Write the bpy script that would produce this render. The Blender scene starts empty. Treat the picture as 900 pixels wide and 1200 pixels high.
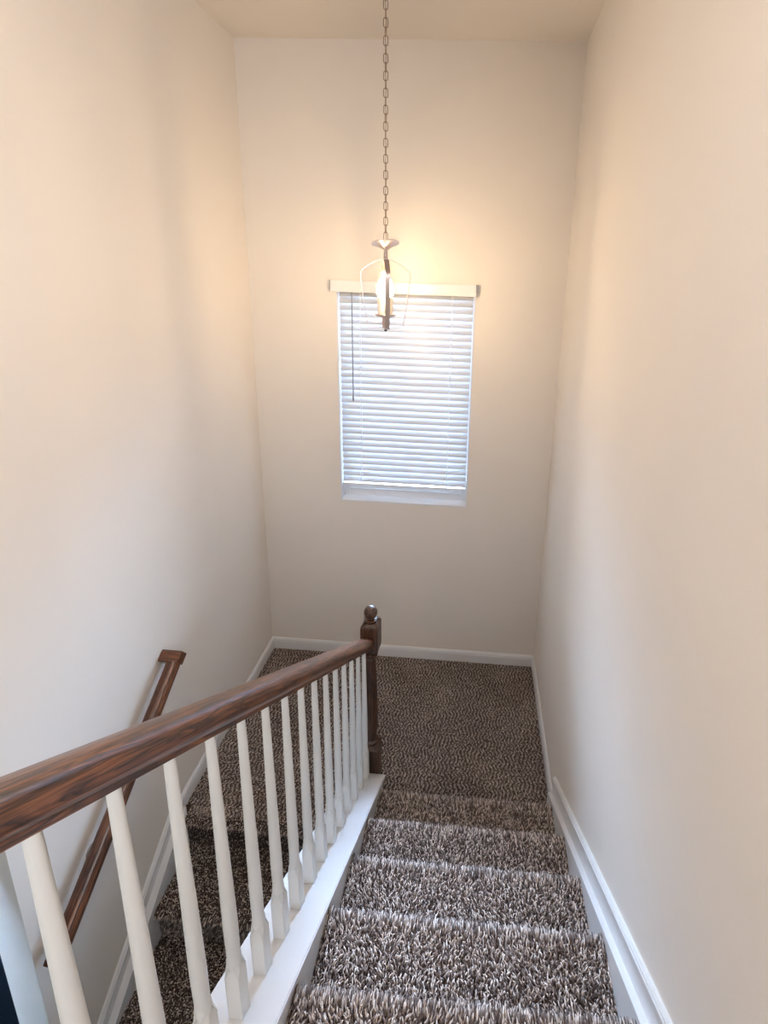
import bpy, bmesh, math, random
import numpy as np
from mathutils import Vector, Matrix

# ------------------------------------------------------------------ camera
SC = bpy.context.scene
COL = SC.collection
W, H, D, D2 = 1.950, 4.011, 1.0966, 1.139      # well width, ceiling above landing, landing depths
RISE, RUN, NOSE = 0.1896, 0.2560, 0.030
SLOPE = RISE / RUN

def nz(y):                                     # upper flight nosing line
    return RISE + (-D + NOSE - y) * SLOPE
def nl(y):                                     # lower flight nosing line
    return (y + D2 + NOSE) * SLOPE

yaw, pit, rol, fpx = 4.96682378e-02, 2.33062494e-01, 3.48124088e-02, 543.855
Fw = Vector((-math.sin(yaw) * math.cos(pit), math.cos(yaw) * math.cos(pit), -math.sin(pit)))
Rt = Vector((math.cos(yaw), math.sin(yaw), 0))
Up = Rt.cross(Fw)
Rt, Up = Rt * math.cos(rol) + Up * math.sin(rol), -Rt * math.sin(rol) + Up * math.cos(rol)
cd = bpy.data.cameras.new('camera')
cam = bpy.data.objects.new('camera', cd)
COL.objects.link(cam)
m = Matrix.Identity(4)
for i in range(3):
    m[i][0], m[i][1], m[i][2] = Rt[i], Up[i], -Fw[i]
m[0][3], m[1][3], m[2][3] = 1.43608, -2.88713, 2.74721
cam.matrix_world = m
cd.sensor_fit = 'VERTICAL'
cd.sensor_height = 36.0
cd.sensor_width = 27.0
cd.lens = fpx / 1200 * 36.0
cd.shift_x = -80.99 / 1200
cd.shift_y = -143.9 / 1200
cd.clip_start = 0.02
SC.camera = cam

# ------------------------------------------------------------------ world, lights, exposure
wd = bpy.data.worlds.new('world')
SC.world = wd
wd.use_nodes = True
bg = wd.node_tree.nodes['Background']
bg.inputs[0].default_value = (0.48, 0.68, 1.0, 1)
bg.inputs[1].default_value = 235.0
_nt = wd.node_tree                                # bright sky overhead, dim ground below
_tc = _nt.nodes.new('ShaderNodeTexCoord'); _sp = _nt.nodes.new('ShaderNodeSeparateXYZ')
_rp = _nt.nodes.new('ShaderNodeValToRGB')
_rp.color_ramp.elements[0].position = 0.50; _rp.color_ramp.elements[0].color = (0.050, 0.060, 0.070, 1)
_rp.color_ramp.elements[1].position = 0.85; _rp.color_ramp.elements[1].color = (0.50, 0.69, 1.0, 1)
_k = _rp.color_ramp.elements.new(0.58); _k.color = (0.13, 0.17, 0.23, 1)
_mr = _nt.nodes.new('ShaderNodeMapRange'); _mr.inputs[1].default_value = -1; _mr.inputs[2].default_value = 1
_nt.links.new(_tc.outputs['Generated'], _sp.inputs[0]); _nt.links.new(_sp.outputs[2], _mr.inputs[0])
_nt.links.new(_mr.outputs[0], _rp.inputs[0]); _nt.links.new(_rp.outputs[0], bg.inputs[0])

def area(name, loc, rot, sx, sy, power, col, portal=False):
    l = bpy.data.lights.new(name, 'AREA')
    l.shape = 'RECTANGLE'; l.size = sx; l.size_y = sy
    l.energy = power; l.color = col
    if portal:
        l.cycles.is_portal = True
    o = bpy.data.objects.new(name, l)
    o.location = loc; o.rotation_euler = rot
    COL.objects.link(o)
    return o
area('window_portal', (0.977, 0.135, 1.97), (math.radians(-90), 0, 0), 0.9, 1.5, 1.0, (1, 1, 1), True)
area('hall_fill_light', (1.82, -4.0, 3.15), (math.radians(82), 0, math.radians(62)), 1.2, 1.5, 48.0, (0.93, 0.95, 1.0)).data.spread = math.radians(130)  # added fill from the unseen hall, aimed to brighten the left wall
area('hall_overhead_fill', (0.98, -2.7, 3.97), (0, 0, 0), 0.6, 0.6, 16.0, (1.0, 0.86, 0.76))  # added overhead fill for the side walls, no fixture behind it
area('side_room_light', (-0.75, -2.55, -0.1), (math.radians(90), 0, math.radians(-25)), 0.5, 0.5, 3.0, (0.60, 0.90, 1.0))
BULB = 280.0
vs = SC.view_settings
vs.view_transform = 'Standard'; vs.look = 'None'; vs.gamma = 1.0; vs.exposure = 0.0
vs.use_curve_mapping = False

# ------------------------------------------------------------------ materials
def mat(name):
    m_ = bpy.data.materials.new(name); m_.use_nodes = True
    nt = m_.node_tree
    return m_, nt, nt.nodes['Principled BSDF']

def plain(name, col, rough=0.5, metal=0.0, bump=0.0, scale=300, spec=0.5, vary=0.03):
    m_, nt, b = mat(name)
    b.inputs['Roughness'].default_value = rough
    b.inputs['Metallic'].default_value = metal
    b.inputs['Specular IOR Level'].default_value = spec
    tc = nt.nodes.new('ShaderNodeTexCoord')
    n = nt.nodes.new('ShaderNodeTexNoise'); n.inputs['Scale'].default_value = 3.0
    n.inputs['Detail'].default_value = 4
    nt.links.new(tc.outputs['Object'], n.inputs['Vector'])
    cr = nt.nodes.new('ShaderNodeValToRGB')
    c = np.array(col)
    cr.color_ramp.elements[0].position = .3; cr.color_ramp.elements[1].position = .7
    cr.color_ramp.elements[0].color = (*(c * (1 - vary)), 1)
    cr.color_ramp.elements[1].color = (*np.minimum(c * (1 + vary), 1), 1)
    nt.links.new(n.outputs['Fac'], cr.inputs[0])
    nt.links.new(cr.outputs[0], b.inputs['Base Color'])
    if bump:
        n2 = nt.nodes.new('ShaderNodeTexNoise'); n2.inputs['Scale'].default_value = scale
        n2.inputs['Detail'].default_value = 3
        bp = nt.nodes.new('ShaderNodeBump'); bp.inputs['Strength'].default_value = bump
        bp.inputs['Distance'].default_value = 0.002
        nt.links.new(tc.outputs['Object'], n2.inputs['Vector'])
        nt.links.new(n2.outputs['Fac'], bp.inputs['Height'])
        nt.links.new(bp.outputs[0], b.inputs['Normal'])
    return m_

WALL = plain('cream_wall_paint', (0.80, 0.752, 0.695), 0.75, bump=0.12, scale=180, spec=0.2, vary=0.012)
CEIL = plain('ceiling_paint', (0.82, 0.76, 0.68), 0.85, bump=0.2, scale=120, spec=0.2, vary=0.01)
TRIM = plain('white_semigloss_paint', (0.76, 0.76, 0.77), 0.34, spec=0.5, vary=0.01)
SPINDLE = plain('baluster_paint', (0.70, 0.70, 0.68), 0.38, vary=0.02)
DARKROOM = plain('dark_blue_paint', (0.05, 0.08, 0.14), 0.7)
METAL = plain('brushed_nickel', (0.60, 0.52, 0.49), 0.28, metal=1.0, vary=0.05)
CHAINM = plain('aged_nickel', (0.36, 0.28, 0.22), 0.38, metal=0.9, vary=0.05)
SLEEVE = plain('candle_sleeve', (0.85, 0.78, 0.66), 0.5)
CORDM = plain('white_cord', (0.85, 0.86, 0.88), 0.7)
WANDM = plain('grey_wand', (0.30, 0.31, 0.34), 0.3)
BLACK = plain('black_plastic', (0.02, 0.02, 0.02), 0.5)
UNDER = plain('carpet_backing', (0.060, 0.044, 0.038), 0.95, spec=0.1)

def wood(name, light, mid, dark, axis_rot=(0, 0, 0), rough=0.33):
    m_, nt, b = mat(name)
    tc = nt.nodes.new('ShaderNodeTexCoord')
    mp = nt.nodes.new('ShaderNodeMapping')
    mp.inputs['Rotation'].default_value = axis_rot
    nt.links.new(tc.outputs['Object'], mp.inputs['Vector'])
    st = nt.nodes.new('ShaderNodeVectorMath'); st.operation = 'MULTIPLY'
    st.inputs[1].default_value = (2.2, 34.0, 34.0)        # grain runs along local X
    nt.links.new(mp.outputs[0], st.inputs[0])
    n1 = nt.nodes.new('ShaderNodeTexNoise'); n1.inputs['Scale'].default_value = 1.6
    n1.inputs['Detail'].default_value = 4; n1.inputs['Distortion'].default_value = 1.4
    nt.links.new(st.outputs[0], n1.inputs['Vector'])
    wv = nt.nodes.new('ShaderNodeMath'); wv.operation = 'MULTIPLY'; wv.inputs[1].default_value = 9.0
    nt.links.new(n1.outputs['Fac'], wv.inputs[0])
    sn = nt.nodes.new('ShaderNodeMath'); sn.operation = 'PINGPONG'; sn.inputs[1].default_value = 1.0
    nt.links.new(wv.outputs[0], sn.inputs[0])
    cr = nt.nodes.new('ShaderNodeValToRGB')
    e = cr.color_ramp.elements
    e[0].position = 0.0; e[0].color = (*dark, 1)
    e[1].position = 1.0; e[1].color = (*light, 1)
    k = e.new(0.45); k.color = (*mid, 1)
    nt.links.new(sn.outputs[0], cr.inputs[0])
    st2 = nt.nodes.new('ShaderNodeVectorMath'); st2.operation = 'MULTIPLY'
    st2.inputs[1].default_value = (9.0, 260.0, 260.0)
    nt.links.new(mp.outputs[0], st2.inputs[0])
    n2 = nt.nodes.new('ShaderNodeTexNoise'); n2.inputs['Scale'].default_value = 1.0
    n2.inputs['Detail'].default_value = 2
    nt.links.new(st2.outputs[0], n2.inputs['Vector'])
    pr = nt.nodes.new('ShaderNodeValToRGB')
    pr.color_ramp.elements[0].position = .36; pr.color_ramp.elements[1].position = .56
    pr.color_ramp.elements[0].color = (.18, .14, .13, 1); pr.color_ramp.elements[1].color = (1, 1, 1, 1)
    nt.links.new(n2.outputs['Fac'], pr.inputs[0])
    mx = nt.nodes.new('ShaderNodeMix'); mx.data_type = 'RGBA'; mx.blend_type = 'MULTIPLY'
    mx.inputs[0].default_value = 0.8
    nt.links.new(cr.outputs[0], mx.inputs[6]); nt.links.new(pr.outputs[0], mx.inputs[7])
    nt.links.new(mx.outputs[2], b.inputs['Base Color'])
    b.inputs['Roughness'].default_value = rough
    b.inputs['Coat Weight'].default_value = 0.35
    b.inputs['Coat Roughness'].default_value = 0.25
    bp = nt.nodes.new('ShaderNodeBump'); bp.inputs['Strength'].default_value = 0.25
    bp.inputs['Distance'].default_value = 0.001
    nt.links.new(n2.outputs['Fac'], bp.inputs['Height']); nt.links.new(bp.outputs[0], b.inputs['Normal'])
    return m_
OAK = wood('stained_oak', (0.22, 0.082, 0.032), (0.14, 0.048, 0.019), (0.022, 0.008, 0.005))
OAKV = wood('stained_oak_post', (0.12, 0.052, 0.025), (0.065, 0.028, 0.015), (0.022, 0.010, 0.006), (0, math.radians(90), 0), 0.42)
OAKV.node_tree.nodes['Principled BSDF'].inputs['Coat Weight'].default_value = 0.08

def carpet_mat():
    m_, nt, b = mat('frieze_yarn')
    at = nt.nodes.new('ShaderNodeAttribute'); at.attribute_name = 'tone'
    cr = nt.nodes.new('ShaderNodeValToRGB')
    e = cr.color_ramp.elements
    e[0].position = 0; e[0].color = (0.088, 0.060, 0.050, 1)
    e[1].position = 1; e[1].color = (0.90, 0.79, 0.71, 1)
    for p, c in ((0.30, (0.20, 0.142, 0.120)), (0.55, (0.46, 0.365, 0.32)), (0.78, (0.74, 0.63, 0.56))):
        k = e.new(p); k.color = (*c, 1)
    nt.links.new(at.outputs['Fac'], cr.inputs[0])
    nt.links.new(cr.outputs[0], b.inputs['Base Color'])
    b.inputs['Roughness'].default_value = 0.75
    b.inputs['Specular IOR Level'].default_value = 0.25
    b.inputs['Sheen Weight'].default_value = 0.15
    return m_
YARN = carpet_mat()

def slat_mat():
    m_, nt, b = mat('blind_slat')
    b.inputs['Base Color'].default_value = (0.54, 0.555, 0.585, 1)
    b.inputs['Roughness'].default_value = 0.45
    tr = nt.nodes.new('ShaderNodeBsdfTranslucent'); tr.inputs[0].default_value = (0.80, 0.88, 1.0, 1)
    mx = nt.nodes.new('ShaderNodeMixShader'); mx.inputs[0].default_value = 0.035
    out = nt.nodes['Material Output']
    nt.links.new(b.outputs[0], mx.inputs[1]); nt.links.new(tr.outputs[0], mx.inputs[2])
    nt.links.new(mx.outputs[0], out.inputs[0])
    return m_
SLAT = slat_mat()

def glass_mat():
    m_ = bpy.data.materials.new('window_glass'); m_.use_nodes = True
    nt = m_.node_tree; nt.nodes.clear()
    out = nt.nodes.new('ShaderNodeOutputMaterial')
    t = nt.nodes.new('ShaderNodeBsdfTransparent'); t.inputs[0].default_value = (.93, .96, .97, 1)
    g = nt.nodes.new('ShaderNodeBsdfGlossy'); g.inputs['Roughness'].default_value = 0.02
    f = nt.nodes.new('ShaderNodeFresnel'); f.inputs[0].default_value = 1.45
    mx = nt.nodes.new('ShaderNodeMixShader')
    nt.links.new(f.outputs[0], mx.inputs[0]); nt.links.new(t.outputs[0], mx.inputs[1])
    nt.links.new(g.outputs[0], mx.inputs[2]); nt.links.new(mx.outputs[0], out.inputs[0])
    return m_
GLASS = glass_mat()

def bulb_mat():
    m_ = bpy.data.materials.new('lit_bulb'); m_.use_nodes = True
    nt = m_.node_tree; nt.nodes.clear()
    out = nt.nodes.new('ShaderNodeOutputMaterial')
    e = nt.nodes.new('ShaderNodeEmission'); e.inputs[0].default_value = (1.0, 0.72, 0.43, 1)
    e.inputs[1].default_value = BULB
    nt.links.new(e.outputs[0], out.inputs[0])
    return m_
BULBM = bulb_mat()

# ------------------------------------------------------------------ helpers
def add_box(bm, x0, x1, y0, y1, z0, z1, bevel=0.0):
    vs_ = [bm.verts.new((x, y, z)) for x in (x0, x1) for y in (y0, y1) for z in (z0, z1)]
    fs = [(0, 1, 3, 2), (4, 6, 7, 5), (0, 4, 5, 1), (2, 3, 7, 6), (0, 2, 6, 4), (1, 5, 7, 3)]
    F_ = [bm.faces.new([vs_[i] for i in f]) for f in fs]
    if bevel:
        ed = list({e for f in F_ for e in f.edges})
        bmesh.ops.bevel(bm, geom=ed, offset=bevel, segments=2, affect='EDGES', profile=0.6)
    return vs_

def add_prism(bm, pts, ax, a, b):
    """polygon pts in the plane across axis ax ('x': (y,z); 'y': (x,z)), extruded from a to b"""
    def P(u, v, w):
        return (w, u, v) if ax == 'x' else (u, w, v)
    A = [bm.verts.new(P(u, v, a)) for u, v in pts]
    B = [bm.verts.new(P(u, v, b)) for u, v in pts]
    bm.faces.new(A); bm.faces.new(B[::-1])
    n = len(pts)
    for i in range(n):
        bm.faces.new([A[i], B[i], B[(i + 1) % n], A[(i + 1) % n]])

def add_sweep(bm, prof, path, closed=False, cap=True):
    """prof: list of (u,v); path: list of (origin, U axis, V axis)"""
    rings = []
    for o_, u_, v_ in path:
        rings.append([bm.verts.new(Vector(o_) + Vector(u_) * a + Vector(v_) * b) for a, b in prof])
    n = len(prof); m_ = len(rings)
    for i in range(m_ if closed else m_ - 1):
        r0, r1 = rings[i], rings[(i + 1) % m_]
        for j in range(n):
            bm.faces.new([r0[j], r0[(j + 1) % n], r1[(j + 1) % n], r1[j]])
    if cap and not closed:
        bm.faces.new(rings[0]); bm.faces.new(rings[-1][::-1])

def add_lathe(bm, prof, x, y, seg=24, z0=0.0):
    rings = []
    for r_, z in prof:
        r_ = max(r_, 1e-4)
        rings.append([bm.verts.new((x + r_ * math.cos(2 * math.pi * k / seg), y + r_ * math.sin(2 * math.pi * k / seg), z0 + z)) for k in range(seg)])
    for a, b in zip(rings, rings[1:]):
        for k in range(seg):
            bm.faces.new([a[k], a[(k + 1) % seg], b[(k + 1) % seg], b[k]])
    bm.faces.new(rings[0][::-1]); bm.faces.new(rings[-1])

def circle(r_, n=10):
    return [(r_ * math.cos(2 * math.pi * k / n), r_ * math.sin(2 * math.pi * k / n)) for k in range(n)]

def obj(name, bm, material, parent=None, smooth=None, matrix=None):
    """bm is in world coordinates; it is stored relative to its top-level parent"""
    me = bpy.data.meshes.new(name)
    bmesh.ops.recalc_face_normals(bm, faces=bm.faces)
    if matrix is None and parent is not None:
        off = parent.matrix_world.translation if parent.parent is None else parent.parent.matrix_world.translation
        bmesh.ops.translate(bm, vec=-off, verts=bm.verts)
    bm.to_mesh(me); bm.free()
    for mm in (material if isinstance(material, (list, tuple)) else [material]):
        me.materials.append(mm)
    if smooth is not None:
        me.shade_smooth()
        me.set_sharp_from_angle(angle=math.radians(smooth))
    o_ = bpy.data.objects.new(name, me)
    COL.objects.link(o_)
    if parent is not None:
        o_.parent = parent
    if matrix is not None:
        o_.matrix_local = matrix
    return o_

def tag(o_, label=None, cat=None, group=None, kind=None):
    if label: o_['label'] = label
    if cat: o_['category'] = cat
    if group: o_['group'] = group
    if kind: o_['kind'] = kind
    return o_

def thing(name, loc, label, cat, group=None):
    o_ = bpy.data.objects.new(name, None); COL.objects.link(o_)
    o_.location = loc; o_.matrix_world = Matrix.Translation(loc)
    o_.empty_display_size = 0.1
    return tag(o_, label, cat, group)

def struct(name, bm, material, label, cat, smooth=None):
    return tag(obj(name, bm, material, None, smooth), label, cat, None, 'structure')

# ------------------------------------------------------------------ the room shell
YB = -5.0          # far end of the hall behind the camera
ZL = -8 * RISE     # lower storey floor
T = 0.14
WX0, WX1, WZ0, WZ1 = 0.545, 1.412, 1.235, 2.695       # window opening
DY0, DY1, DZ1 = -2.95, -1.863, 1.12                   # opening in the left wall of the lower flight

bm = bmesh.new()
add_box(bm, -T, WX0, 0, T, ZL, H); add_box(bm, WX1, W + T, 0, T, ZL, H)
add_box(bm, WX0, WX1, 0, T, ZL, WZ0); add_box(bm, WX0, WX1, 0, T, WZ1, H)
struct('wall_back', bm, WALL, 'cream painted wall around the window above the stair landing', 'wall')
bm = bmesh.new()
TL = 0.117
add_box(bm, -TL, 0, DY1, 0, ZL, H); add_box(bm, -TL, 0, YB, DY0, ZL, H)
add_box(bm, -TL, 0, DY0, DY1, DZ1, H)
struct('wall_left', bm, WALL, 'tall cream wall on the left with the short wooden wall rail', 'wall')
bm = bmesh.new(); add_box(bm, W, W + T, YB, 0, ZL, H)
struct('wall_right', bm, WALL, 'tall cream wall on the right beside the upper carpeted flight', 'wall')
bm = bmesh.new(); add_box(bm, -T, W + T, YB - T, YB, ZL, H)
struct('wall_front', bm, WALL, 'cream wall at the far end of the hall behind the viewer', 'wall')
bm = bmesh.new(); add_box(bm, -T, W + T, YB - T, T, H, H + 0.12)
struct('ceiling', bm, CEIL, 'pale cream ceiling over the stairwell', 'ceiling')
# side room beyond the opening
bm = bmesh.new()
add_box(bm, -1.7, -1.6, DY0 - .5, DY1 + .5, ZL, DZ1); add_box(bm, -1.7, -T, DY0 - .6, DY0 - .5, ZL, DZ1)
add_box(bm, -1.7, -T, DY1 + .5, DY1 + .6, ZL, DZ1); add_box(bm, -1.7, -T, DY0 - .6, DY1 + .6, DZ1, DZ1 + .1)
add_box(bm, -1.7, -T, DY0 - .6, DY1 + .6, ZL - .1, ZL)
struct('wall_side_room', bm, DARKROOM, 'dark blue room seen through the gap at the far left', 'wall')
# floors
bm = bmesh.new()
add_prism(bm, [(-T, 0), (W + T, 0), (W + T, -.2), (-T, -.2)], 'y', -D + .01, 0)
add_box(bm, 0, 0.90, -D2 + .0, -D + .01, -.2, 0)
struct('floor', bm, UNDER, 'stair landing floor under the brown carpet', 'floor')
bm = bmesh.new(); add_box(bm, -T, W + T, YB, 0, ZL - .1, ZL)
struct('floor_lower', bm, UNDER, 'floor of the lower storey at the foot of the stairs', 'floor')
YU = -D + NOSE - 6 * RUN
bm = bmesh.new(); add_box(bm, 1.02, W, YB, YU - .02, 7 * RISE - .25, 7 * RISE - .002); add_box(bm, 0, 1.02, YB, -3.3, 7 * RISE - .25, 7 * RISE - .002)
struct('floor_upper', bm, UNDER, 'upper hall floor behind the viewer', 'floor')

# knee wall between the two flights
KX0, KX1 = 0.885, 1.022
CAPT = 0.053
ye, yn = -0.987, -2.95
bm = bmesh.new()
add_prism(bm, [(ye, ZL), (ye, nz(ye) + CAPT - .02), (yn, nz(yn) + CAPT - .02), (YB, nz(yn) + CAPT - .02), (YB, ZL)], 'x', KX0, KX1)
struct('wall_middle', bm, TRIM, 'low white wall between the two flights carrying the balusters', 'wall')

# skirt boards (inner board against the steps, outer board with a moulded cap on the wall)
def skirt(xw, sgn, fn, ya, yb, top, inner_top, t_in):
    bm = bmesh.new()
    def quad(y0, y1, h0, h1, x0, x1):
        add_prism(bm, [(y0, fn(y0) + h0), (y0, fn(y0) + h1), (y1, fn(y1) + h1), (y1, fn(y1) + h0)], 'x', min(x0, x1), max(x0, x1))
    quad(ya, yb, -.42, top - .012, xw, xw + sgn * .012)
    quad(ya, yb, top - .026, top - .012, xw, xw + sgn * .018)
    quad(ya, yb, top - .018, top - .004, xw, xw + sgn * .014)
    quad(ya, yb, top - .008, top, xw, xw + sgn * .009)
    quad(ya, yb, -.45, inner_top, xw + sgn * .012, xw + sgn * t_in)
    return bm
struct('trim_1', skirt(W, -1, nz, -0.955, -3.0, .118, .012, .034), TRIM, 'white moulded skirt board sloping along the right wall beside the upper flight', 'trim')
struct('trim_2', skirt(0, 1, nl, -1.13, DY1, .112, .020, .044), TRIM, 'white moulded skirt board sloping down the left wall beside the lower flight', 'trim')
bm = bmesh.new()
add_prism(bm, [(-1.0, nz(-1.0) - .45), (-1.0, nz(-1.0) + CAPT - .03), (yn, nz(yn) + CAPT - .03), (yn, nz(yn) - .45)], 'x', KX1, 1.040)
add_prism(bm, [(-1.0, nz(-1.0) + CAPT - .034), (-1.0, nz(-1.0) + CAPT - .02), (yn, nz(yn) + CAPT - .02), (yn, nz(yn) + CAPT - .034)], 'x', KX1, 1.044)
struct('trim_3', bm, TRIM, 'white skirt board under the railing base beside the upper flight', 'trim')

# baseboards
HB = 0.089
BP = [(0, 0), (0.0135, 0), (0.0135, HB - .026), (.0115, HB - .020), (.0115, HB - .013), (.0075, HB - .006), (.004, HB), (0, HB)]
bm = bmesh.new()
add_prism(bm, [(a, b) for a, b in BP], 'y', -D2 + .01, 0); struct('baseboard_left', bm, TRIM, 'white baseboard on the left side of the landing', 'baseboard')
bm = bmesh.new(); add_prism(bm, [(W - a, b) for a, b in BP], 'y', -0.975, 0)
struct('baseboard_right', bm, TRIM, 'white baseboard on the right side of the landing', 'baseboard')
bm = bmesh.new(); add_prism(bm, [(-a, b) for a, b in BP], 'x', 0, W)
struct('baseboard_back', bm, TRIM, 'white baseboard under the window wall', 'baseboard')

# ------------------------------------------------------------------ window
win = thing('window_1', (0.978, 0.07, WZ0), 'white framed window behind the closed blind', 'window')
win['kind'] = 'structure'
bm = bmesh.new()
y0, y1 = 0.085, 0.130
add_box(bm, WX0, WX0 + .045, y0, y1, WZ0, WZ1, .003); add_box(bm, WX1 - .045, WX1, y0, y1, WZ0, WZ1, .003)
add_box(bm, WX0 + .045, WX1 - .045, y0, y1, WZ0, WZ0 + .135, .003); add_box(bm, WX0 + .045, WX1 - .045, y0, y1, WZ1 - .05, WZ1, .003)
add_box(bm, WX0 + .045, WX1 - .045, y0 - .006, y0, WZ0 + .060, WZ0 + .066, .001); add_box(bm, WX0 + .045, WX1 - .045, y0 - .006, y0, WZ0 + .100, WZ0 + .104, .001)
obj('window_frame', bm, TRIM, win)
bm = bmesh.new()
add_box(bm, WX0, WX0 + .008, -.001, .085, WZ0, WZ1); add_box(bm, WX1 - .008, WX1, -.001, .085, WZ0, WZ1)
add_box(bm, WX0 + .008, WX1 - .008, -.001, .085, WZ1 - .008, WZ1)
obj('jamb', bm, TRIM, win)
bm = bmesh.new(); add_box(bm, WX0 + .008, WX1 - .008, -.002, .085, WZ0, WZ0 + .012, .002)
obj('window_sill', bm, TRIM, win)
bm = bmesh.new(); add_box(bm, WX0 + .046, WX1 - .046, .105, .109, WZ0 + .136, WZ1 - .051)
obj('pane', bm, GLASS, win)

# ------------------------------------------------------------------ blind
bl = thing('window_blind', (0.978, 0.035, 1.34), 'white slatted blind with valance lowered over the landing window', 'blind')
SX0, SX1 = WX0 + .014, WX1 - .014
ys = 0.036
bm = bmesh.new()
add_box(bm, 0.520, 1.412, -.030, -.018, 2.646, 2.716, .003)
add_box(bm, 0.520, 0.532, -.018, -.0005, 2.650, 2.714); add_box(bm, 1.400, 1.412, -.018, -.0005, 2.650, 2.714)
obj('valance', bm, TRIM, bl)
for xa, za in ((0.5155, 2.660), (1.4125, 2.668)):  # dark strips drawn in place of the shaded gaps at the valance ends
    bm = bmesh.new(); add_box(bm, xa, xa + .004, -.032, -.002, za, 2.7175)
    obj('valance_end_gap', bm, WANDM, bl)['label'] = 'small dark grey strip standing in for the shaded gap at the end of the valance'
bm = bmesh.new(); add_box(bm, SX0, SX1, .012, .060, 2.645, 2.685, .002)
obj('head_rail', bm, TRIM, bl)
bm = bmesh.new()
zb = 1.372; pitch = 0.0430
n = int((2.64 - zb) / pitch)
tilt = math.radians(58)
rs = random.Random(4)
for k in range(n + 1):
    zc = zb + .024 + k * pitch
    tl = tilt + rs.uniform(-.02, .02)
    prof = []
    N_ = 6
    up = []; lo = []
    for j in range(N_ + 1):
        t = (j / N_ - .5)
        w_ = 0.050 * t
        crown = 0.0028 * (1 - (2 * t) ** 2)
        # room-side edge of each slat hangs low
        a = (-math.cos(tl), -math.sin(tl)); b = (-math.sin(tl), math.cos(tl))
        for L_, th in ((up, .0013), (lo, -.0013)):
            L_.append((ys + a[0] * w_ + b[0] * (crown + th), zc + a[1] * w_ + b[1] * (crown + th)))
    poly = up + lo[::-1]
    add_prism(bm, poly, 'x', SX0, SX1)
obj('slats', bm, SLAT, bl)
bm = bmesh.new(); add_box(bm, SX0, SX1, ys - .024, ys + .020, zb - .020, zb - .004, .003)
obj('bottom_rail', bm, TRIM, bl)
for xc in (0.690, 1.268):
    bm = bmesh.new()
    for yy in (ys - .0145,):
        for xx in (xc - .004, xc + .004):
            add_sweep(bm, circle(.0013, 6), [((xx, yy, zb - .01), (1, 0, 0), (0, 1, 0)), ((xx, yy, 2.645), (1, 0, 0), (0, 1, 0))])
    obj('ladder_cord', bm, CORDM, bl, 60)
bm = bmesh.new()
add_sweep(bm, circle(.0042, 6), [((.648, -.012, 1.985), (1, 0, 0), (0, 1, 0)), ((.645, .002, 2.66), (1, 0, 0), (0, 1, 0))])
add_lathe(bm, [(.004, 0), (.0065, .004), (.0065, .03), (.004, .036)], .648, -.012, 8, 1.955)
obj('tilt_wand', bm, WANDM, bl, 60)['label'] = 'thin dark grey tilt wand hanging at the left'

# ------------------------------------------------------------------ carpet pile builder
rng = np.random.RandomState(7)
def tuft_arrays(P, N, L, U, length, width, tone):
    """curved tapered yarn ends: base ring, mid ring, tip"""
    n = len(P)
    a = rng.uniform(0, 2 * np.pi, n)[:, None]
    B = np.cross(N, L); B /= np.linalg.norm(B, axis=1)[:, None] + 1e-9
    T2 = np.cross(B, N)
    mid = P + N * (length * .62)[:, None] + L * (length * .22)[:, None] + U * (length * .10)[:, None]
    tip = P + N * (length * .88)[:, None] + L * (length * .85)[:, None] + U * (length * .30)[:, None]
    vs_ = []
    for base, rad in ((P - N * .003, .8), (mid, 1.0)):
        for k in range(3):
            an = a + k * 2 * np.pi / 3
            vs_.append(base + (B * np.cos(an) + T2 * np.sin(an)) * (width * .5 * rad)[:, None])
    dv = (B * np.cos(a) + T2 * np.sin(a)) * (width * .30)[:, None]
    vs_.append(tip + dv); vs_.append(tip - dv)
    V = np.stack(vs_, 1).reshape(-1, 3)                 # 8 per tuft
    base = (np.arange(n) * 8)[:, None]
    q = np.array([[0, 1, 4, 3], [1, 2, 5, 4], [2, 0, 3, 5]])
    t = np.array([[3, 4, 6], [4, 5, 7], [5, 3, 7], [4, 7, 6], [3, 6, 7]])
    Q = (base[:, :, None] + q[None]).reshape(-1, 4); Tr = (base[:, :, None] + t[None]).reshape(-1, 3)
    return V, Q, Tr, np.repeat(tone, 8)

def mesh_from(name, blocks, bodyV, bodyF, mats):
    """body polygons (material 0) + tufts (material 1) in one mesh"""
    Vs = [np.array(bodyV, float).reshape(-1, 3)]; off = len(Vs[0])
    loops = []; sizes = []; mi = []; tones = [np.zeros(off)]
    for f in bodyF:
        loops.append(np.array(f)); sizes.append([len(f)]); mi.append([0])
    for V, Q, Tr, tn in blocks:
        Vs.append(V); tones.append(tn)
        loops.append((Q + off).ravel()); sizes.append(np.full(len(Q), 4)); mi.append(np.full(len(Q), 1))
        loops.append((Tr + off).ravel()); sizes.append(np.full(len(Tr), 3)); mi.append(np.full(len(Tr), 1))
        off += len(V)
    V = np.concatenate(Vs); Lp = np.concatenate(loops).astype(np.int32); S = np.concatenate(sizes).astype(np.int32)
    M_ = np.concatenate(mi).astype(np.int32)
    me = bpy.data.meshes.new(name)
    me.vertices.add(len(V)); me.vertices.foreach_set('co', V.astype(np.float32).ravel())
    me.loops.add(len(Lp)); me.loops.foreach_set('vertex_index', Lp)
    me.polygons.add(len(S))
    st = np.zeros(len(S), np.int32); st[1:] = np.cumsum(S)[:-1]
    me.polygons.foreach_set('loop_start', st)
    me.polygons.foreach_set('loop_total', S)
    for mm in mats: me.materials.append(mm)
    me.polygons.foreach_set('material_index', M_)
    at = me.attributes.new('tone', 'FLOAT', 'POINT')
    at.data.foreach_set('value', np.concatenate(tones).astype(np.float32))
    me.update(calc_edges=True); me.validate()
    return me

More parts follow.
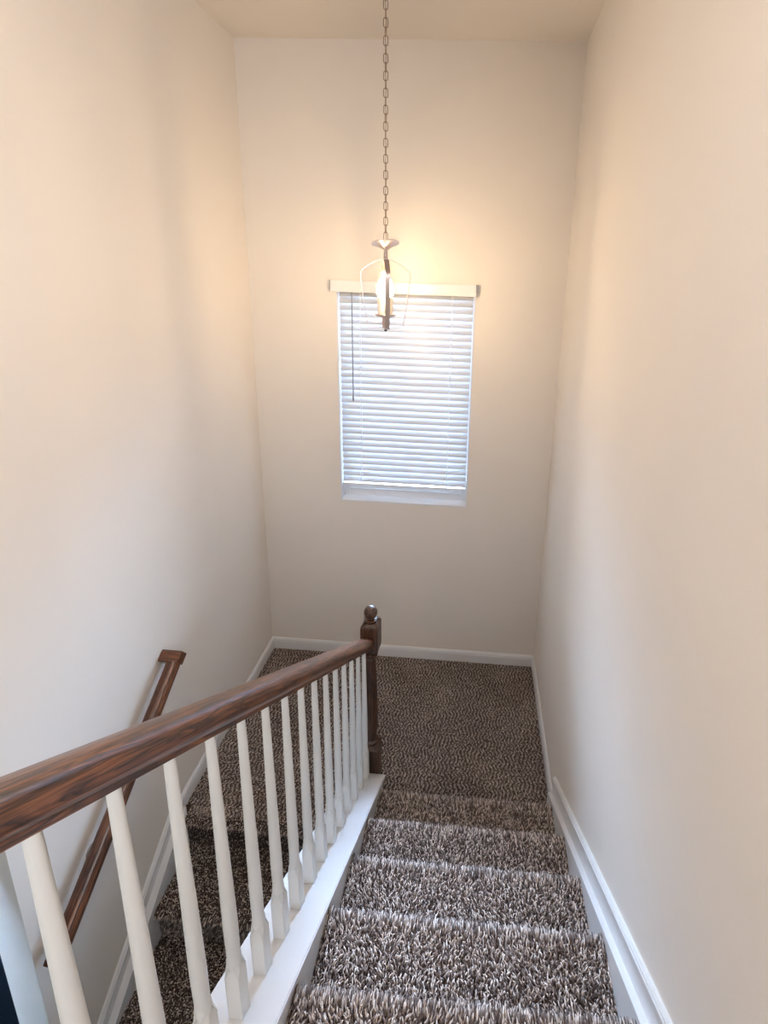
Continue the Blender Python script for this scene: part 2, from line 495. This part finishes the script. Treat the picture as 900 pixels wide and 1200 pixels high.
def tones(n):
    c = rng.rand(n)
    return np.where(c < .42, rng.uniform(0, .25, n), np.where(c < .68, rng.uniform(.25, .62, n), rng.uniform(.66, 1, n)))

def lown(x, y, s):                                       # smooth random field
    return (np.sin(x * 7.1 * s + 1.3 * np.sin(y * 5.3 * s + s)) + np.sin(y * 8.7 * s + 1.7 * np.sin(x * 6.1 * s + 2 * s))) * .5

def path_points(path, x0, x1, sp):
    """scatter on a strip: path (y,z) polyline swept over x; returns P, N, tangent"""
    path = np.array(path); seg = np.diff(path, axis=0); ln = np.linalg.norm(seg, axis=1); cum = np.concatenate([[0], np.cumsum(ln)])
    nx = int((x1 - x0) / sp); ny = max(1, int(cum[-1] / sp))
    gx, gy = np.meshgrid((np.arange(nx) + .5) / nx, (np.arange(ny) + .5) / ny)
    gx = gx.ravel() * (x1 - x0) + x0 + rng.uniform(-.5, .5, nx * ny) * sp
    gy = np.clip(gy.ravel() * cum[-1] + rng.uniform(-.5, .5, nx * ny) * sp, 0, cum[-1] - 1e-6)
    gx = np.clip(gx, x0 + .002, x1 - .002)
    i = np.searchsorted(cum, gy, side='right') - 1; i = np.clip(i, 0, len(seg) - 1)
    t = (gy - cum[i]) / ln[i]
    yz = path[i] + seg[i] * t[:, None]
    P = np.stack([gx, yz[:, 0], yz[:, 1]], 1)
    tg = seg[i] / ln[i][:, None]
    Tn = np.stack([0 * gx, tg[:, 0], tg[:, 1]], 1)
    return P, Tn, gy

def step_mesh(name, yback, ynose, z, dirn, x0, x1, riser, sp, origin, pl=1.0, pw=1.0):
    """dirn +1: nosing points to +y. carpet wraps tread, nosing and riser"""
    R_ = .019
    y_r = ynose - dirn * NOSE                            # riser plane
    pts = [(yback, z)]
    pts.append((ynose - dirn * R_, z))
    for k in range(1, 8):
        a = math.pi / 2 - math.pi * k / 7
        pts.append((ynose - dirn * R_ + dirn * R_ * math.cos(a), z - R_ + R_ * math.sin(a)))
    pts.append((y_r, z - 2 * R_ - .004)); pts.append((y_r, z - riser))
    # solid body under the carpet
    body = [(x, p[0], p[1]) for x in (x0, x1) for p in pts + [(yback, z - riser)]]
    n = len(pts) + 1
    F_ = [list(range(n)), [n + k for k in range(n)][::-1]]
    for k in range(n):
        F_.append([k, n + k, n + (k + 1) % n, (k + 1) % n])
    P, Tn, gy = path_points(pts, x0, x1, sp)
    X = np.tile(np.array([[1., 0, 0]]), (len(P), 1))
    N = np.cross(X, Tn) * (-1 if dirn > 0 else 1)
    N *= np.where(np.abs(N[:, 2:3]) > .3, np.sign(N[:, 2:3]), np.sign(N[:, 1:2] * dirn))
    N /= np.linalg.norm(N, axis=1)[:, None]
    # underside of the nosing
    und = (np.abs(P[:, 1] - ynose) < NOSE) & (P[:, 2] < z - R_ - .006) & (P[:, 2] > z - 2 * R_ - .001)
    N[und, 2] = -np.abs(N[und, 2])
    k_ = len(P)
    lw = lown(P[:, 0], P[:, 1] + z * 3, 2.0)
    ang = rng.uniform(0, 2 * np.pi, k_)
    L = Tn * (.50 * np.cos(ang) + .55)[:, None] + X * (.75 * np.sin(ang) + .3 * lw)[:, None]
    edge = np.exp(-((P[:, 1] - (ynose - dirn * .010)) / .020) ** 2) * (P[:, 2] > z - .030) * (1.0 if pl == 1.0 else .35)
    L = L * (1 - .75 * edge)[:, None] + Tn * (.75 * edge)[:, None]
    ln = (rng.uniform(.0085, .0125, k_) + .0085 * edge) * pl
    U = rng.normal(0, .6, (k_, 3)); U[:, 2] = 0
    keep = ((P[:, 0] > x0 + .001) & (P[:, 0] < x1 - .001))
    # keep yarn from poking through the boards either side
    L[:, 0] = np.where((P[:, 0] < x0 + .014), np.abs(L[:, 0]) * .4, L[:, 0]); L[:, 0] = np.where((P[:, 0] > x1 - .014), -np.abs(L[:, 0]) * .4, L[:, 0])
    U[:, 0] = np.where((P[:, 0] < x0 + .014) | (P[:, 0] > x1 - .014), 0, U[:, 0])
    wd_ = rng.uniform(.0039, .0058, k_) * pw
    blk = tuft_arrays(P[keep], N[keep], L[keep], U[keep], ln[keep], wd_[keep], tones(k_)[keep])
    o3 = np.array(origin)
    V, Q, Tr, tn = blk
    me = mesh_from(name, [(V - o3, Q, Tr, tn)], np.array(body) - o3, F_, [UNDER, YARN])
    return me

# ------------------------------------------------------------------ the two flights
PILE = 0.011
UX0, UX1 = 1.0405, W - .0345
LX0, LX1 = .0445, KX0 - .001
o1 = (1.48, -D, 0)
st = thing('staircase', o1, 'upper flight of brown carpeted steps rising beside the right wall', 'stairs')
for k in range(1, 8):
    ynose = -D + NOSE - (k - 1) * RUN - .008
    yback = ynose - RUN - .03
    me = step_mesh('step', yback, ynose, k * RISE - PILE + .004, 1, UX0, UX1, RISE, .0053, o1)
    s = bpy.data.objects.new('step', me); COL.objects.link(s); s.parent = st
o2 = (.46, -D2, ZL)
st = thing('staircase', o2, 'lower flight of brown carpeted steps going down beside the left wall', 'stairs')
for k in range(0, 7):
    ynose = -D2 - NOSE - k * RUN + .008
    yback = ynose + (RUN + .03 if k else .075)
    me = step_mesh('step', yback, ynose, -k * RISE - PILE + .005, -1, LX0, LX1, RISE, .0062, o2, .95, .95)
    s = bpy.data.objects.new('step', me); COL.objects.link(s); s.parent = st

# landing carpet
def landing():
    sp = .0058
    blocks = []
    for (x0, x1, ya, yb) in ((.014, W - .014, -D + .012, -.014), (.046, .884, -D2 + .012, -D + .012)):
        nx = int((x1 - x0) / sp); ny = int((yb - ya) / sp)
        gx, gy = np.meshgrid((np.arange(nx) + .5) / nx * (x1 - x0) + x0, (np.arange(ny) + .5) / ny * (yb - ya) + ya)
        k_ = nx * ny
        x = gx.ravel() + rng.uniform(-.4, .4, k_) * sp; y = gy.ravel() + rng.uniform(-.4, .4, k_) * sp
        x = np.clip(x, x0, x1); y = np.clip(y, ya, yb)
        inside = ~((np.abs(x - .972) < .048) & (np.abs(y + .945) < .048)) & ~((x > KX0 - .004) & (x < KX1 + .03) & (y < -.98))
        x = x[inside]; y = y[inside]; k_ = len(x)
        P = np.stack([x, y, np.full(k_, -PILE + .006)], 1)
        N = np.tile(np.array([[0., 0, 1]]), (k_, 1))
        lw = lown(x, y, 1.6); lw2 = lown(x + 3, y, 3.7)
        wav = np.sin(2 * np.pi * (y / .040) + 1.3 * lw2 + 2 * np.sin(x * 20))      # twisted yarn lies in wavy rows
        lx = 1.0 * wav * .6 + rng.normal(0, .15, k_)
        ly = -.75 - .35 * lw + rng.normal(0, .2, k_)
        L = np.stack([lx, ly, 0 * lx], 1)
        U = rng.normal(0, .35, (k_, 3)); U[:, 2] = 0
        near = (x < x0 + .02) | (x > x1 - .02); L[near, 0] *= .2
        L[:, 1] = np.where(y > -.035, -np.abs(L[:, 1]), L[:, 1])
        ln = rng.uniform(.011, .015, k_)
        tn = np.clip(.38 * tones(k_) + .36 + .40 * np.cos(2 * np.pi * (x / .0215) + 2.2 * np.sin(2 * np.pi * y / .055 + 1.5 * lw2) + 2.0 * lw) + .05 * lw, 0, 1)
        blocks.append(tuft_arrays(P, N, L, U, ln, rng.uniform(.0040, .0058, k_), tn))
    me = mesh_from('carpet', blocks, np.zeros((0, 3)), [], [UNDER, YARN])
    o_ = bpy.data.objects.new('carpet', me); COL.objects.link(o_)
    tag(o_, 'mottled brown shag carpet pile covering the stair landing', 'carpet', None, 'stuff')
landing()
# small filler of landing edge above the first riser of the lower flight
# ------------------------------------------------------------------ stair railing
rl = thing('stair_railing', (.96, -.985, 0), 'oak stair railing with white balusters between the two flights', 'railing')
bm = bmesh.new()
CX0, CX1 = .868, 1.053
th = .02
add_prism(bm, [(ye, nz(ye) + CAPT - th), (ye, nz(ye) + CAPT), (yn, nz(yn) + CAPT), (yn, nz(yn) + CAPT - th)], 'x', CX0, CX1)
ed = [e for e in bm.edges if abs(e.verts[0].co.x - e.verts[1].co.x) < 1e-6 and abs(e.verts[0].co.y - e.verts[1].co.y) > .5]
bmesh.ops.bevel(bm, geom=ed, offset=.003, segments=2, affect='EDGES')
obj('base_cap', bm, TRIM, rl, 40)

RS = SLOPE + .0273
def railb(y):                       # underside of the handrail
    return nz(y) + .834 + (-1.17 - y) * .0273
# handrail in a local frame with the grain along X
def rail_frame(p, d):
    d = Vector(d).normalized(); side = Vector((0, 0, 1)).cross(d).normalized(); up = d.cross(side)
    mm = Matrix.Identity(4)
    for i in range(3):
        mm[i][0], mm[i][1], mm[i][2], mm[i][3] = d[i], side[i], up[i], p[i]
    return mm
half = [(.0245, 0), (.0245, .009), (.0280, .0125), (.0320, .0165), (.0345, .024), (.0350, .034), (.0335, .0425), (.0290, .0485), (.0200, .0520), (.010, .0535)]
prof = half + [(0, .0545)] + [(-a, b) for a, b in half[::-1]]
p0 = Vector((.96, -.987, railb(-.987))); p1 = Vector((.96, -2.97, railb(-2.97)))
mm = rail_frame(p0, p1 - p0); Lr = (p1 - p0).length
bm = bmesh.new()
add_sweep(bm, prof, [((0, 0, 0), (0, 1, 0), (0, 0, 1)), ((Lr, 0, 0), (0, 1, 0), (0, 0, 1))])
# sheared end so that it meets the newel flush
for v in bm.verts:
    if v.co.x < .01: v.co.x += v.co.z * math.tan(math.atan(RS)) - 0.0
lm = Matrix.Translation(-rl.location) @ mm
obj('handrail', bm, OAK, rl, 35, matrix=lm)

def baluster(y):
    bm = bmesh.new(); x = .96; h = .0165
    zb_ = nz(y) + CAPT; zt = railb(y) + .006
    B0 = .165
    # square block cut to the slope of the cap, chamfered shoulder
    lowz = [zb_ - sy * h * SLOPE - .001 for sy in (-1, 1)]
    rings = []
    def sq(hh, zf, cut=0.0):
        pts = []
        for sx, sy in ((-1, -1), (1, -1), (1, 1), (-1, 1)):
            for t in ((0, 1) if sx * sy > 0 else (1, 0)):
                a = (hh - cut) if t == 0 else hh; b = hh if t == 0 else (hh - cut)
                pts.append(bm.verts.new((x + sx * a, y + sy * b, zf(sy))))
        return pts
    rings.append(sq(h, lambda s_: zb_ - s_ * h * SLOPE - .001, .001))
    rings.append(sq(h, lambda s_: zb_ + B0 - .022, .001))
    rings.append(sq(h * .98, lambda s_: zb_ + B0, .0080))
    rings.append(sq(.0152, lambda s_: zb_ + B0 + .012, .0090))
    for a, b in zip(rings, rings[1:]):
        for k in range(8):
            bm.faces.new([a[k], a[(k + 1) % 8], b[(k + 1) % 8], b[k]])
    bm.faces.new(rings[0][::-1]); bm.faces.new(rings[-1])
    z0 = zb_ + B0 + .010
    Ls = zt - z0
    pr = [(.0150, -.004), (.0154, .003), (.0158, .006), (.0158, .012), (.0140, .017), (.0142, .026), (.0148, .075), (.0150, .12)]
    pr += [(.0150 - (.0150 - .0088) * t, .12 + (Ls - .12) * t) for t in (.25, .5, .75, 1.0)]
    add_lathe(bm, pr, x, y, 20, z0)
    obj('baluster', bm, SPINDLE, rl, 35)
for i in range(18):
    baluster(-1.040 - .1058 * i)

# newel
nx_, ny_ = .972, -.9425
def sqring(bm, h, z, c=.002):
    pts = []
    for sx, sy in ((-1, -1), (1, -1), (1, 1), (-1, 1)):
        for t in ((0, 1) if sx * sy > 0 else (1, 0)):
            a = (h - c) if t == 0 else h; b = h if t == 0 else (h - c)
            pts.append(bm.verts.new((nx_ + sx * a, ny_ + sy * b, z)))
    return pts
def sqstack(bm, lst):
    rr = [sqring(bm, *a) for a in lst]
    for a, b in zip(rr, rr[1:]):
        for k in range(8): bm.faces.new([a[k], a[(k + 1) % 8], b[(k + 1) % 8], b[k]])
    bm.faces.new(rr[0][::-1]); bm.faces.new(rr[-1])
bm = bmesh.new()
hw = .0435
sqstack(bm, [(hw, -.02), (hw, .325), (hw * .97, .335, .012), (hw * .80, .350, .02)])
add_lathe(bm, [(.030, 0), (.034, .006), (.034, .016), (.026, .024), (.027, .05), (.033, .12), (.034, .20), (.031, .32), (.026, .46), (.024, .52), (.025, .535), (.033, .545), (.033, .556), (.027, .566)], nx_, ny_, 28, .345)
sqstack(bm, [(hw * .72, .900, .02), (hw * .97, .925, .012), (hw, .935), (hw, 1.070), (hw * .96, 1.082, .008), (hw * .70, 1.094, .014)])
np_ = obj('newel_post', bm, OAKV, rl, 35)
bm = bmesh.new()
prf = [(.026, 0), (.030, .004), (.030, .010), (.019, .015), (.018, .020)]
prf += [(.0335 * math.sin(a), .050 - .0335 * math.cos(a)) for a in np.linspace(.6, math.pi, 12)]
add_lathe(bm, prf, nx_, ny_, 28, 1.090)
obj('finial', bm, OAKV, np_, 50)

# ------------------------------------------------------------------ wall rail on the left
wr = thing('wall_handrail', (0, -1.12, .9), 'short stained oak handrail sloping down the left wall', 'handrail')
hc = .893
def cz(y): return nl(y) + hc
pr = [(.0330 * math.cos(a), .0290 * math.sin(a)) for a in np.linspace(0, 2 * math.pi, 20, endpoint=False)]
A = Vector((.0655, -1.108, cz(-1.108))); B = Vector((.0655, -1.858, cz(-1.858)))
mm = rail_frame(A, B - A)
bm = bmesh.new()
add_sweep(bm, pr, [((-.02, 0, 0), (0, 1, 0), (0, 0, 1)), (((B - A).length, 0, 0), (0, 1, 0), (0, 0, 1))])
obj('rail', bm, OAK, wr, 40, matrix=Matrix.Translation(-wr.location) @ mm)
bm = bmesh.new()
c = A + (A - B).normalized() * .008
dd = (B - A).normalized(); upv = Vector((1, 0, 0)).cross(dd); upv = -upv if upv.z < 0 else upv
sec = [(-.026, -.0265), (.024, -.0265), (.024, .024), (.018, .0295), (-.018, .0295), (-.026, .024)]
for c_ in (c,):
    bm = bmesh.new()
    add_sweep(bm, sec, [(Vector((.001, c_.y, c_.z)), dd, upv), (Vector((.094, c_.y, c_.z)), dd, upv), (Vector((.098, c_.y, c_.z)), dd * .88, upv * .88)])
    obj('rail_return', bm, OAK, wr, 30)
for yb_ in (-1.60,):
    bm = bmesh.new()
    zc = cz(yb_)
    add_sweep(bm, circle(.006, 10), [((.002, yb_, zc - .075), (0, 1, 0), (0, 0, 1)), ((.045, yb_, zc - .075), (0, 1, 0), (0, 0, 1)), ((.068, yb_, zc - .060), (0, 1, 0), (.6, 0, .8)), ((.076, yb_, zc - .020), (0, 1, 0), (1, 0, 0))])
    add_sweep(bm, circle(.026, 16), [((.0005, yb_, zc - .075), (0, 1, 0), (0, 0, 1)), ((.006, yb_, zc - .075), (0, 1, 0), (0, 0, 1))])
    obj('bracket', bm, METAL, wr, 40)

# ------------------------------------------------------------------ pendant lantern
PX, PY = .967, -.55
pd = thing('pendant_lantern', (PX, PY, H), 'nickel open frame lantern with lit candle bulbs on a long chain', 'pendant light')
bm = bmesh.new(); add_lathe(bm, [(.003, -.034), (.012, -.033), (.02, -.028), (.055, -.018), (.063, -.006), (.063, -.0005)], PX, PY, 32, H)
obj('ceiling_canopy', bm, METAL, pd, 40)
ZT = 2.905                       # smoke dish
# chain
def link_mesh(bm, z, rot):
    Lh, Rh, wr_ = .0160, .0098, .0020
    path = []
    Nn = 20
    for k in range(Nn):
        a = 2 * math.pi * k / Nn
        px = Rh * math.cos(a); pz = Rh * math.sin(a) + (Lh - Rh + .004) * (1 if math.sin(a) > 1e-6 else (-1 if math.sin(a) < -1e-6 else 0))
        path.append((px, pz))
    P3 = [Vector((PX + px * math.cos(rot), PY + px * math.sin(rot), z + pz)) for px, pz in path]
    nrm = Vector((-math.sin(rot), math.cos(rot), 0))
    fr = []
    for k in range(Nn):
        t = (P3[(k + 1) % Nn] - P3[k - 1]).normalized()
        fr.append((P3[k], nrm, t.cross(nrm)))
    add_sweep(bm, circle(wr_, 8), fr, closed=True)
z = ZT + .032; k = 0
rch = random.Random(2)
while z < H - .045:
    bm = bmesh.new(); link_mesh(bm, z, (k % 2) * math.pi / 2 + .25 + rch.uniform(-.3, .3))
    obj('chain_link', bm, CHAINM, pd, 60)
    z += .0345; k += 1
bm = bmesh.new()
path = []
N_ = 60
for i in range(N_ + 1):
    t = i / N_; zz = ZT + .01 + (H - .03 - ZT - .01) * t; a = t * 16 * math.pi
    path.append(((PX + .0022 * math.cos(a), PY + .0022 * math.sin(a), zz), (1, 0, 0), (0, 1, 0)))
add_sweep(bm, circle(.0014, 6), path)
obj('power_cord', bm, CHAINM, pd, 60)
bm = bmesh.new()
add_lathe(bm, [(.006, -.004), (.012, -.003), (.016, .002), (.040, .016), (.060, .025), (.067, .0262), (.067, .029), (.060, .0285), (.040, .019), (.014, .006), (.008, .005)], PX, PY, 40, ZT - .028)
bmesh.ops.rotate(bm, cent=(PX, PY, ZT - .01), matrix=Matrix.Rotation(math.radians(-11), 3, 'X') @ Matrix.Rotation(math.radians(-7), 3, 'Y'), verts=bm.verts)
add_lathe(bm, [(.004, -.040), (.008, -.038), (.011, -.030), (.008, -.024), (.006, 0)], PX, PY, 16, ZT - .010)
obj('smoke_dish', bm, METAL, pd, 40)
bm = bmesh.new()
link_mesh(bm, ZT - .062, .9)
obj('chain_link', bm, CHAINM, pd, 60)
ZF = 2.830                        # top of frame
ZBt = 2.497
arm = [(.0, ZF), (.030, ZF - .004), (.060, ZF - .016), (.090, ZF - .034), (.115, ZF - .055), (.122, ZF - .068), (.1225, ZF - .090), (.108, ZF - .200), (.088, ZBt + .004), (.082, ZBt), (0, ZBt)]
def frame(rot, wid=.024, th_=.0035):
    """flat strip bent to a lantern outline; wide side across the frame plane"""
    bm = bmesh.new()
    pts = [(a, b) for a, b in arm] + [(-a, b) for a, b in arm[-2:0:-1]]
    n_ = len(pts); u = Vector((math.cos(rot), math.sin(rot), 0)); w = Vector((-math.sin(rot), math.cos(rot), 0))
    P3 = [Vector((PX, PY, 0)) + u * a + Vector((0, 0, b)) for a, b in pts]
    fr = []
    for k in range(n_):
        t = (P3[(k + 1) % n_] - P3[k - 1]).normalized()
        fr.append((P3[k], w, t.cross(w)))
    sec = [(-wid / 2, -th_ / 2), (wid / 2, -th_ / 2), (wid / 2, th_ / 2), (-wid / 2, th_ / 2)]
    add_sweep(bm, sec, fr, closed=True)
    return obj('frame_band', bm, METAL, pd, 40)
ROT = math.radians(16)
frame(ROT)
frame(ROT + math.pi / 2)
bm = bmesh.new()
add_lathe(bm, [(.004, -.014), (.011, -.012), (.013, -.002), (.013, .004), (.006, .010), (.006, .026)], PX, PY, 20, ZF)
obj('top_cap', bm, METAL, pd, 40)
bm = bmesh.new()
add_lathe(bm, [(.012, -.050), (.016, -.048), (.016, -.008), (.022, -.004), (.045, 0), (.055, .010), (.053, .011), (.043, .003), (.008, .003)], PX, PY, 32, 2.553)
add_lathe(bm, [(.005, 0), (.005, .036)], PX, PY, 12, 2.496)
obj('candle_cup', bm, METAL, pd, 40)
bm = bmesh.new()
add_lathe(bm, [(.002, -.020), (.007, -.016), (.008, -.010), (.005, -.003), (.009, 0)], PX, PY, 16, ZBt - .001)
obj('finial', bm, BLACK, pd, 40)
for q in range(3):
    a = math.radians(215 + 120 * q)
    bx_, by_ = PX + .031 * math.cos(a), PY + .031 * math.sin(a)
    bm = bmesh.new(); add_lathe(bm, [(.0115, 0), (.0115, .090), (.009, .092)], bx_, by_, 18, 2.557)
    s_ = obj('candle_sleeve', bm, SLEEVE, pd, 40)
    bm = bmesh.new(); add_lathe(bm, [(.007, 0), (.011, .010), (.0155, .024), (.0165, .034), (.0135, .050), (.007, .070), (.002, .084)], bx_, by_, 18, 2.650)
    obj('bulb', bm, BULBM, s_, 60)
